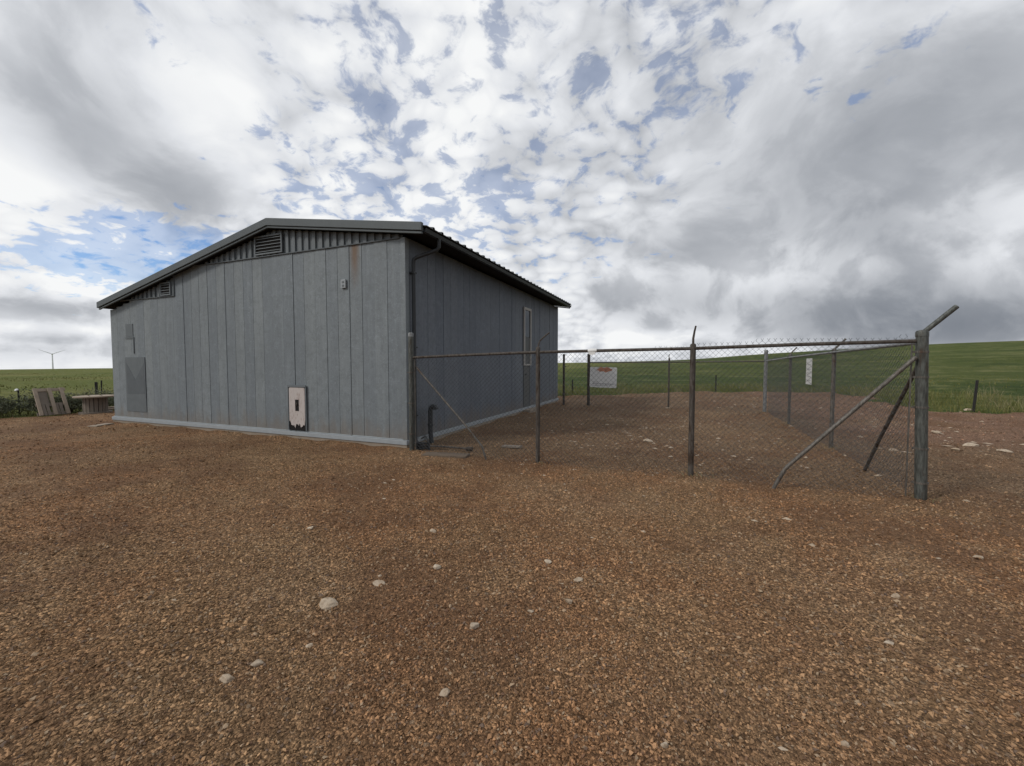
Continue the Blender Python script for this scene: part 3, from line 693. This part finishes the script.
fb = tag(empty('chain_link_fence', (-.5, BY, 0)), 'rear run of chain-link fence behind the gravel enclosure, holding the white sign', 'fence', 'chain-link fences round the gravel enclosure')
post(fb, -3.13, BY, 1.95, .055, 'rusty_pipe'); post(fb, -.33, BY, 1.78, .03, 'rusty_pipe', arm=([(-.33, BY, 1.77), (-.34, BY, 1.86), (-.33, BY, 1.94)], .014))
MB().tube([(-3.08, BY, 1.655), (-.33, BY, 1.665), (2.56, 15.62, 1.69)], .021, 12).build('top_rail', 'weathered_pipe', fb, smooth=True)
wire_mesh(fb, ((-3.07, BY+.03), (2.55, BY+.16), 1.70, 1.75))
gp = tag(empty('gate_post', (-4.12, 15.6, 0)), 'dark steel gate post standing alone near the rear corner of the shed', 'post')
w = MB(); w.tube([(-4.12, 15.6, -.2), (-4.12, 15.6, 1.95)], .042, 16); gpo = w.build('pole', 'rusty_pipe', gp, smooth=True)
for zz in (.45, 1.5): MB().tube([(-4.12, 15.6, zz-.03), (-4.12, 15.6, zz+.03)], .052, 14).box(-4.07, -4.02, 15.585, 15.615, zz-.02, zz+.02).build('hinge', 'weathered_pipe', gp)
MB().tube([(-4.12, 15.6, 1.91), (-4.12, 15.6, 1.96), (-4.12, 15.6, 1.985)], [.047, .047, .02], 14).build('post_cap', 'rusty_pipe', gp, smooth=True)

# signs hanging on the wire
sg = tag(empty('sign', (-2.58, BY-.08, 1.1)), 'white sign board with a red emblem at its top, hung on the rear fence', 'sign')
a = R(-1.2)
def sign_pt(u, v): return (-2.585+u*math.cos(a)-v*math.sin(a), 1.11+u*math.sin(a)+v*math.cos(a))
def rrect(u0, u1, v0, v1, r, n=5):
    o = []
    for (cu, cv, s0) in ((u1-r, v0+r, -90), (u1-r, v1-r, 0), (u0+r, v1-r, 90), (u0+r, v0+r, 180)):
        o += [sign_pt(cu+r*math.cos(R(s0+90*i/n)), cv+r*math.sin(R(s0+90*i/n))) for i in range(n+1)]
    return o
MB().prism(rrect(-.49, .49, -.375, .375, .05), 'y', BY-.062, BY-.055).build('sign_board', 'white_plastic', sg)
w = MB(); bl = []
for i in range(22):
    an = 2*math.pi*i/22; bl.append(sign_pt(.04+.27*math.cos(an)*(1+.18*math.sin(i*2.7)), .285+.085*math.sin(an)*(1+.35*math.sin(i*1.9))))
w.prism(bl, 'y', BY-.0655, BY-.0625); w.build('emblem', 'red_letters', sg)
w = MB()
for (v, u0, u1, h_) in ((-.19, -.38, -.18, .022), (-.255, -.38, .40, .03), (-.305, -.38, .34, .016)):
    u = u0
    while u < u1-.02:
        lw = random.uniform(.03, .09); w.prism([sign_pt(u, v), sign_pt(min(u+lw, u1), v), sign_pt(min(u+lw, u1), v+h_), sign_pt(u, v+h_)], 'y', BY-.0655, BY-.0625); u += lw+.016
w.build('lettering', 'grey_letters', sg)
sg2 = tag(empty('sign', (SX-.06, 10.75, 1.45)), 'narrow white notice wired to the right side fence', 'sign')
MB().box(SX-.045, SX-.038, 10.52, 10.94, 1.16, 1.72).build('sign_board', 'faded_plastic', sg2, bevel=.002)
w = MB()
for zz in (1.58, 1.48, 1.40, 1.32, 1.24): w.box(SX-.0485, SX-.0455, 10.57, 10.90-random.uniform(0, .12), zz, zz+.016)
w.build('lettering', 'grey_letters', sg2)
w = MB(); w.tube([(-1.27, FY, 1.795), (-1.24, FY-.002, 1.797), (-1.17, FY+.002, 1.799), (-1.14, FY, 1.80)], [.027, .034, .032, .026], 12)
w.prism([(-1.265, 1.775), (-1.16, 1.778), (-1.16, 1.745), (-1.20, 1.735), (-1.25, 1.742)], 'y', FY-.034, FY-.028)
tag(w.build('plastic_wrap', 'white_plastic', None, smooth=True, origin=(-1.2, FY, 1.8)), 'white plastic scrap wrapped round the front fence rail', 'wrap')

# ------------------------------------------------------------------ things by the shed corner
w = MB(); px_, py_ = -4.62, 7.10
w.tube([(px_+.05, py_-.02, -.1), (px_+.02, py_-.01, .12), (px_, py_, .22), (px_, py_, .66), (px_+.01, py_, .72), (px_+.05, py_+.01, .755), (px_+.10, py_+.02, .75), (px_+.12, py_+.02, .70)], .046, 12)
vp = w.build('vent_pipe', 'gutter_paint', None, smooth=True, origin=(px_, py_, 0)); tag(vp, 'dark grey gooseneck pipe standing against the side wall near the corner', 'pipe')
MB().tube([(px_, py_, .35), (px_, py_, .40)], .056, 12).build('pipe_collar', 'gutter_paint', vp, smooth=True); MB().tube([(px_+.115, py_+.02, .725), (px_+.122, py_+.02, .69)], .055, 12).build('pipe_mouth', 'gutter_paint', vp, smooth=True)
w = MB(); A, B = gpt(424, 455), gpt(468, 457); w.obox(A+Vector((0, 0, .015)), B+Vector((0, 0, .02)), .26, .035); tag(w.build('plank', 'dusty_wood', None, bevel=.005, origin=(A+B)/2), 'flat grey plank lying on the gravel by the shed corner', 'plank')
w = MB(); A, B = gpt(424, 448.5), gpt(469, 452); w.tube([A+Vector((0, 0, .05)), (A+B)/2+Vector((0, 0, .065)), B+Vector((0, 0, .06))], .018, 10); w.tube([B+Vector((-.05, 0, .06)), B+Vector((.06, .02, .055))], .04, 10)
tag(w.build('metal_rod', 'rusty_pipe', None, smooth=True, origin=(A+B)/2), 'rusty rod with a thick end lying behind the grey plank', 'rod')
pts_ = []
for i in range(46):
    an = i*.42; rr_ = .10+.012*math.sin(i*1.3); pts_.append((-4.36+rr_*math.cos(an)*1.3, 6.42+rr_*math.sin(an), .03+.0030*i))
pts_ += [(-4.30, 6.5, .2), (-4.38, 6.56, .25), (-4.48, 6.58, .20)]
tag(MB().tube(pts_, .017, 8).build('hose', 'black_rubber', None, smooth=True, origin=(-4.36, 6.42, 0)), 'black hose coiled at the foot of the downspout', 'hose')
w = MB(); A, B = gpt(503, 447.5), gpt(521, 449.5); w.obox(A+Vector((0, 0, .03)), B+Vector((0, 0, .05)), .12, .03); tag(w.build('board', 'grey_wood', None, origin=(A+B)/2), 'short weathered board lying inside the enclosure by the fence', 'board')
w = MB(); A, B = gpt(92, 427.5), gpt(110, 424.5); w.obox(A+Vector((0, 0, .02)), B+Vector((0, 0, .02)), .22, .04); tag(w.build('board', 'old_wood', None, bevel=.004, origin=(A+B)/2), 'pale board lying on the gravel at the left corner of the shed', 'board')

# ------------------------------------------------------------------ left: pallet, cable drum, posts, shrubs
pal = tag(empty('pallet', (-18.1, 6.6, 0)), 'broken wooden pallet leaning back against the brush left of the shed', 'pallet')
def pp_(u, v, w_=0):     # u along the ground (Y), v up the leaning face, w_ out of the face
    le = R(24); return Vector((-18.05-v*math.sin(le)+w_*math.cos(le), 6.02+u+.06*v, .02+v*math.cos(le)+w_*math.sin(le)))
nr = pp_(0, 0, 1)-pp_(0, 0, 0)
for i, (u, u2) in enumerate(((.34, .32), (.66, .64), (.95, .91))):
    MB().obox(pp_(u+.02, 0), pp_(u2-.02, .90), .08, .05, nr).build('stringer', 'old_wood', pal)
for v, m in ((.86, 'old_wood'), (.36, 'grey_wood'), (.06, 'grey_wood')):
    MB().obox(pp_(.28, v, -.045), pp_(1.0, v, -.045), .10, .022, nr).build('slat', m, pal)
for u in (.46, .55, .76, .85): MB().obox(pp_(u, .0, -.018), pp_(u-.03, .38, -.018), .07, .02, nr).build('short_slat', 'grey_wood', pal)
MB().obox(pp_(.50, .40, -.062), pp_(.48, .82, -.062), .20, .015, nr).build('back_board', 'grey_wood', pal)
spx, spy = -17.7, 7.50
dr_ = tag(empty('cable_drum', (spx, spy, 0)), 'wooden cable drum standing on end like a table left of the shed', 'cable drum')
MB().tube([(spx, spy, .525), (spx, spy, .565)], .52, 32).build('drum_top', 'old_wood', dr_)
MB().tube([(spx, spy, -.02), (spx, spy, .05)], .40, 32).build('drum_base', 'grey_wood', dr_)
w = MB()
for i in range(18):
    an = 2*math.pi*i/18; ux_, uy_ = math.cos(an), math.sin(an); w.obox((spx+.28*ux_, spy+.28*uy_, .052), (spx+.28*ux_, spy+.28*uy_, .523), .085, .03, (ux_, uy_, 0))
w.build('drum_core', 'grey_wood', dr_)
w = MB()
for i in range(4):
    an = 2*math.pi*i/4+.5; MB().tube([(spx+.2*math.cos(an), spy+.2*math.sin(an), .56), (spx+.2*math.cos(an), spy+.2*math.sin(an), .582)], .016, 8).build('bolt', 'rusty_pipe', dr_)
w = MB(); A = gpt(107, 411); w.obox(A+Vector((0, -.55, .05)), A+Vector((0, .6, .07)), .22, .04); w.obox(A+Vector((-.05, -.5, .12)), A+Vector((-.15, .5, .11)), .14, .035)
tag(w.build('scrap_lumber', 'old_wood', None, origin=A), 'two loose planks lying beside the cable drum', 'planks')
def tpost(x, y, h, label, m='dark_post', lean=(0, 0), r=.03, top=None):
    o = tag(empty('fence_post', (x, y, float(field_z(np.float64(x), np.float64(y))))), label, 'post', 'thin posts at the edge of the field')
    b = wloc(o); l = Vector((lean[0], lean[1], h))
    MB().obox(b-Vector((0, 0, .2)), b+l, r*1.6, r*.45, (0, 1, 0)).obox(b-Vector((0, .012, .2)), b+l+Vector((0, -.012, 0)), r*.4, r, (0, 1, 0)).build('pole', m, o)
    if top: MB().tube([b+l+Vector((-.07, -.03, -.05)), b+l+Vector((-.02, -.03, -.03)), b+l+Vector((0, -.03, -.06))], .045, 10).build('insulator', 'white_plastic', o, smooth=True)
tpost(-19.7, 6.47, .80, 'thin dark post with a white insulator at the far left of the yard', top=True)
tpost(-24.7, 10.53, .78, 'thick dark post rising behind the cable drum', r=.085)
tpost(-24.53, 10.62, .85, 'crooked thin post behind the cable drum, beside a thicker one', r=.04, lean=(.02, .02))
tpost(9.31, 18.96, 1.05, 'leaning thin post in the grass right of the corner post', lean=(.07, 0), r=.045)
tpost(-5.45, 22.5, .75, 'thin post in the grass just past the rear corner of the shed', r=.045)
tpost(2.0, 27.0, .95, 'thin post in the grass beyond the middle of the rear fence', r=.045)
# brush
def shrub_mesh(seed, n=2400):
    g = np.random.default_rng(seed); c_ = g.normal(0, 1, (n, 3)); c_ /= np.linalg.norm(c_, axis=1)[:, None]; c_ *= g.random((n, 1))**.45
    lob = 1+.3*np.sin(3*np.arctan2(c_[:, 1], c_[:, 0])+seed)+.2*np.sin(7*c_[:, 2]+seed*2)
    P_ = c_*lob[:, None]*np.array([.55, .55, .36])+np.array([0, 0, .34]); d_ = g.normal(0, 1, (n, 3))+np.array([0, 0, .9]); d_ /= np.linalg.norm(d_, axis=1)[:, None]
    sd_ = np.cross(d_, g.normal(0, 1, (n, 3))); sd_ /= np.linalg.norm(sd_, axis=1)[:, None]; L_ = g.uniform(.05, .12, (n, 1)); w_ = g.uniform(.007, .016, (n, 1))
    v_ = np.stack([P_-d_*L_*.5, P_+sd_*w_, P_+d_*L_*.5, P_-sd_*w_], 1).reshape(-1, 3); return v_, (np.arange(n)[:, None]*4+np.arange(4))
protos = []
for sd_ in (1, 2):
    r_ = empty('shrub', (0, 0, 0)); v_, f_ = shrub_mesh(sd_); fo = np_mesh('foliage', v_, f_, 'sage_leaves'); fo.parent = r_
    st = MB()
    for i in range(7):
        an = i*.9; st.tube([(0, 0, -.05), (.12*math.cos(an), .12*math.sin(an), .2), (.36*math.cos(an), .36*math.sin(an), .48)], [.016, .012, .005], 6)
    st.build('stem', 'bark', r_); protos.append(r_)
SH = [(-19.0, 5.35, 1.0, 'dark sage shrub at the left edge, left of the post with the insulator'),
      (-19.5, 6.0, .95, 'dark sage shrub just behind the post with the white insulator'),
      (-19.05, 6.75, 1.1, 'dark sage shrub directly behind the leaning pallet'),
      (-18.85, 7.35, .95, 'dark sage shrub between the leaning pallet and the cable drum'),
      (-19.1, 8.15, 1.0, 'dark sage shrub behind the cable drum'),
      (-19.3, 8.9, .95, 'dark sage shrub between the cable drum and the shed wall')]
for i, (x, y, s_, lb) in enumerate(SH):
    o = protos[i] if i < 2 else copy_tree(protos[i % 2]); o.location = (x, y, 0); o.scale = (s_, s_, s_*.95); o.rotation_euler = (0, 0, i*1.7)
    tag(o, lb, 'shrub', 'dark sage shrubs along the left edge of the yard')

# far wind turbine, one blade down in front of its tower
v = ray(53, 370); v = v/ math.hypot(v.x, v.y); TD = 1500.0
tb = Vector((v.x*TD, v.y*TD, 0)); tb.z = float(field_z(np.float64(tb.x), np.float64(tb.y)))
hub_z = H+ray(53, 354).z/math.hypot(ray(53, 354).x, ray(53, 354).y)*TD
wt = tag(empty('wind_turbine', tb), 'distant pale wind turbine on the left horizon', 'wind turbine')
MB().tube([tb, Vector((tb.x, tb.y, hub_z))], [1.6, 1.0], 14).build('tower', 'pale_steel', wt, smooth=True)
hb = Vector((tb.x, tb.y, hub_z)); back = Vector((v.x, v.y, 0)); sd3 = Vector((v.y, -v.x, 0))
MB().obox(hb-back*4, hb+back*5, 3, 3.2).build('nacelle', 'pale_steel', wt, bevel=.3)
MB().tube([hb-back*7, hb-back*6, hb-back*4], [.4, 1.5, 1.7], 12).build('hub', 'pale_steel', wt, smooth=True)
for an in (R(155), R(25), R(270)):
    d_ = sd3*math.cos(an)+Vector((0, 0, 1))*math.sin(an); q_ = hb-back*5.5
    MB().tube([q_, q_+d_*7, q_+d_*24], [.6, .8, .2], 8).build('blade', 'pale_steel', wt, smooth=True)

# ------------------------------------------------------------------ single pale stones lying on the gravel
def rock_mesh(seed, sx_, sy_, sz_):
    bm = bmesh.new(); bmesh.ops.create_icosphere(bm, subdivisions=4, radius=1.0); g = np.random.default_rng(seed); dirs = g.normal(0, 1, (9, 3)); dirs /= np.linalg.norm(dirs, axis=1)[:, None]; cut = g.uniform(.48, .92, 9); ph_ = g.uniform(0, 6, 3)
    for v_ in bm.verts:
        p_ = np.array(v_.co)
        for dd, c_ in zip(dirs, cut):
            q_ = p_@dd
            if q_ > c_: p_ = p_-dd*(q_-c_)*.85
        p_ = p_*(1+.06*math.sin(3*p_[0]+ph_[0])*math.sin(4*p_[1]+ph_[1])+.03*math.sin(9*p_[2]+ph_[2]))
        v_.co = Vector(p_*np.array([sx_, sy_, sz_]))
    me = bpy.data.meshes.new('rock'); bm.to_mesh(me); bm.free(); me.materials.append(MATS['pale_rock']); return me
ROCKS = [ # px, py, width in px, height factor, label
 (328, 604, 21, 'largest pale stone on the gravel, broad and flat, in front of the hatch'),
 (436.5, 569.5, 9, 'whitest rounded stone on the open gravel in front of the shed corner'),
 (578, 579, 9.5, 'pale oval stone, upper one of a close pair near the middle of the yard'),
 (569, 601, 8, 'pale round stone, lower one of a close pair near the middle of the yard'),
 (474, 630, 11, 'angular pale stone standing on its edge in the middle foreground'),
 (444.5, 694.5, 11, 'round pinkish stone nearest the bottom edge of the foreground'),
 (227, 679.5, 13, 'tan stone leaning on the gravel, leftmost of the foreground stones'),
 (257, 664.5, 11, 'pale stone up and right of the leftmost tan foreground stone'),
 (310, 528.5, 9, 'flat tan stone far up the gravel in front of the hatch'),
 (379.5, 584, 12, 'flat tan stone between the largest pale stone and the whitest stone'),
 (433, 534, 8, 'small tan stone straight up the gravel from the whitest stone'),
 (548, 563, 9, 'curved pale stone just above the close pair of stones'),
 (530.5, 612, 6.5, 'small tan stone down and left of the close pair of stones'),
 (310, 645, 8, 'small broken stone below the largest pale stone'),
 (978, 556.5, 8, 'small white stone on the far right of the gravel, in front of the corner post'),
 (896, 596.5, 10, 'flat pale stone on the right side of the foreground gravel'),
 (845, 744, 8, 'tan stone at the bottom right of the foreground gravel'),
 (889, 641, 9, 'narrow pale stone at right, below a flat pale one'),
 (665, 744, 8, 'tan stone on the bottom edge of the gravel, right of centre'),
 (938, 433, 10, 'pale flat stone in the rutted strip right of the corner post, nearest the post'),
 (955, 452, 9, 'thick white stone in the rutted strip right of the corner post'),
 (970, 448, 14, 'long pale slab in the rutted strip right of the corner post'),
 (1004, 454, 11, 'pale flat stone at the right end of the rutted strip'),
 (968, 410, 7, 'white stone in the grass at the foot of the leaning post'),
 (648, 441.5, 9, 'white stone among the pale rubble in the middle of the enclosure'),
 (894, 449, 9, 'white stone seen through the mesh just left of the corner post'),
]
for i, (px, py, wpx, lb) in enumerate(ROCKS):
    p_ = gpt(px, py); fwd = -p_.x*math.sin(YAW)+p_.y*math.cos(YAW); hw = wpx/416*fwd/2
    g_ = np.random.default_rng(i+50); tall = .95 if 'edge' in lb or 'round' in lb else (.45 if 'flat' in lb or 'slab' in lb else .65)
    me = rock_mesh(i, hw*1.08, hw*g_.uniform(.7, .95), hw*tall*.8)
    o = bpy.data.objects.new('rock', me); COL.objects.link(o); o.location = (p_.x, p_.y, float(yard_z(np.float64(p_.x), np.float64(p_.y)))+hw*tall*.18); o.rotation_euler = (g_.normal(0, .12), g_.normal(0, .12), YAW+g_.normal(0, .3))
    tag(o, lb, 'stone', 'single pale stones lying on the gravel')
# pale rubble (stuff): inside the enclosure and along the rutted strip on the right
def rubble(n, x0, x1, y0, y1, sc_):
    x = rng.normal((x0+x1)/2, (x1-x0)/3.2, n); y = rng.normal((y0+y1)/2, (y1-y0)/3.2, n); return x, y, sc_*(0.4+rng.random(n)**3*1.6)
pr = [rubble(70, -2.6, .4, 7.8, 10.6, .024), rubble(1100, -4.2, 2.6, 6.6, 15.4, .017), rubble(110, 3.6, 9, 9.6, 14, .036), rubble(260, -2, 7, 15, 25, .030), rubble(160, -9, 7, 1.5, 6.2, .012), rubble(40, 3.2, 12, 8, 18, .05)]
x, y, s_ = (np.concatenate([p_[i] for p_ in pr]) for i in range(3)); kk = (x > -4.4) & (pad_sd(x, y) < -.2); x, y, s_ = x[kk], y[kk], s_[kk]; n = len(x)
V = base[None]*rng.uniform(.7, 1.2, (n, 6, 1))+rng.normal(0, .2, (n, 6, 3)); V *= np.stack([np.full(n, 1.2), rng.uniform(.6, 1, n), rng.uniform(.3, .55, n)], -1)[:, None]*s_[:, None, None]
V += np.stack([x, y, yard_z(x, y)+s_*.12], -1)[:, None]
tag(np_mesh('rubble', V.reshape(-1, 3), (tri[None]+6*np.arange(n)[:, None, None]).reshape(-1, 3), 'pale_rubble'), 'small pale rubble scattered through the enclosure and the rutted strip', 'rubble', kind='stuff')
# sparse dead weeds inside the enclosure (stuff)
x = rng.uniform(-4, 2.6, 9000); y = rng.uniform(6.6, 15.2, 9000); x, y = patchy(x, y, 2.3, -.45)
x3 = np.concatenate([rng.uniform(-4.66, -4.45, 900), rng.uniform(-14.4, -4.8, 700)]); y3 = np.concatenate([rng.uniform(6.9, 16.8, 900), rng.uniform(6.34, 6.44, 700)]); x3, y3 = patchy(x3, y3, 3.1, -.5)
x4, y4 = [], []
for qx, qy in ((-4.44, 6.22), (-2.06, 6.22), (.17, 6.22), (2.645, 6.22), (2.66, 9.4), (2.69, 12.8), (2.61, 15.65), (-.33, 15.45), (-3.13, 15.4), (-4.12, 15.6)):
    x4.append(rng.normal(qx, .10, 60)); y4.append(rng.normal(qy, .10, 60))
x, y = np.concatenate([x, x3]+x4), np.concatenate([y, y3]+y4)
blades('dead_weeds', x, y, .03, .13, .002, .005, 1.6, 'dry_grass', 'dry flattened weeds on the ground of the enclosure')
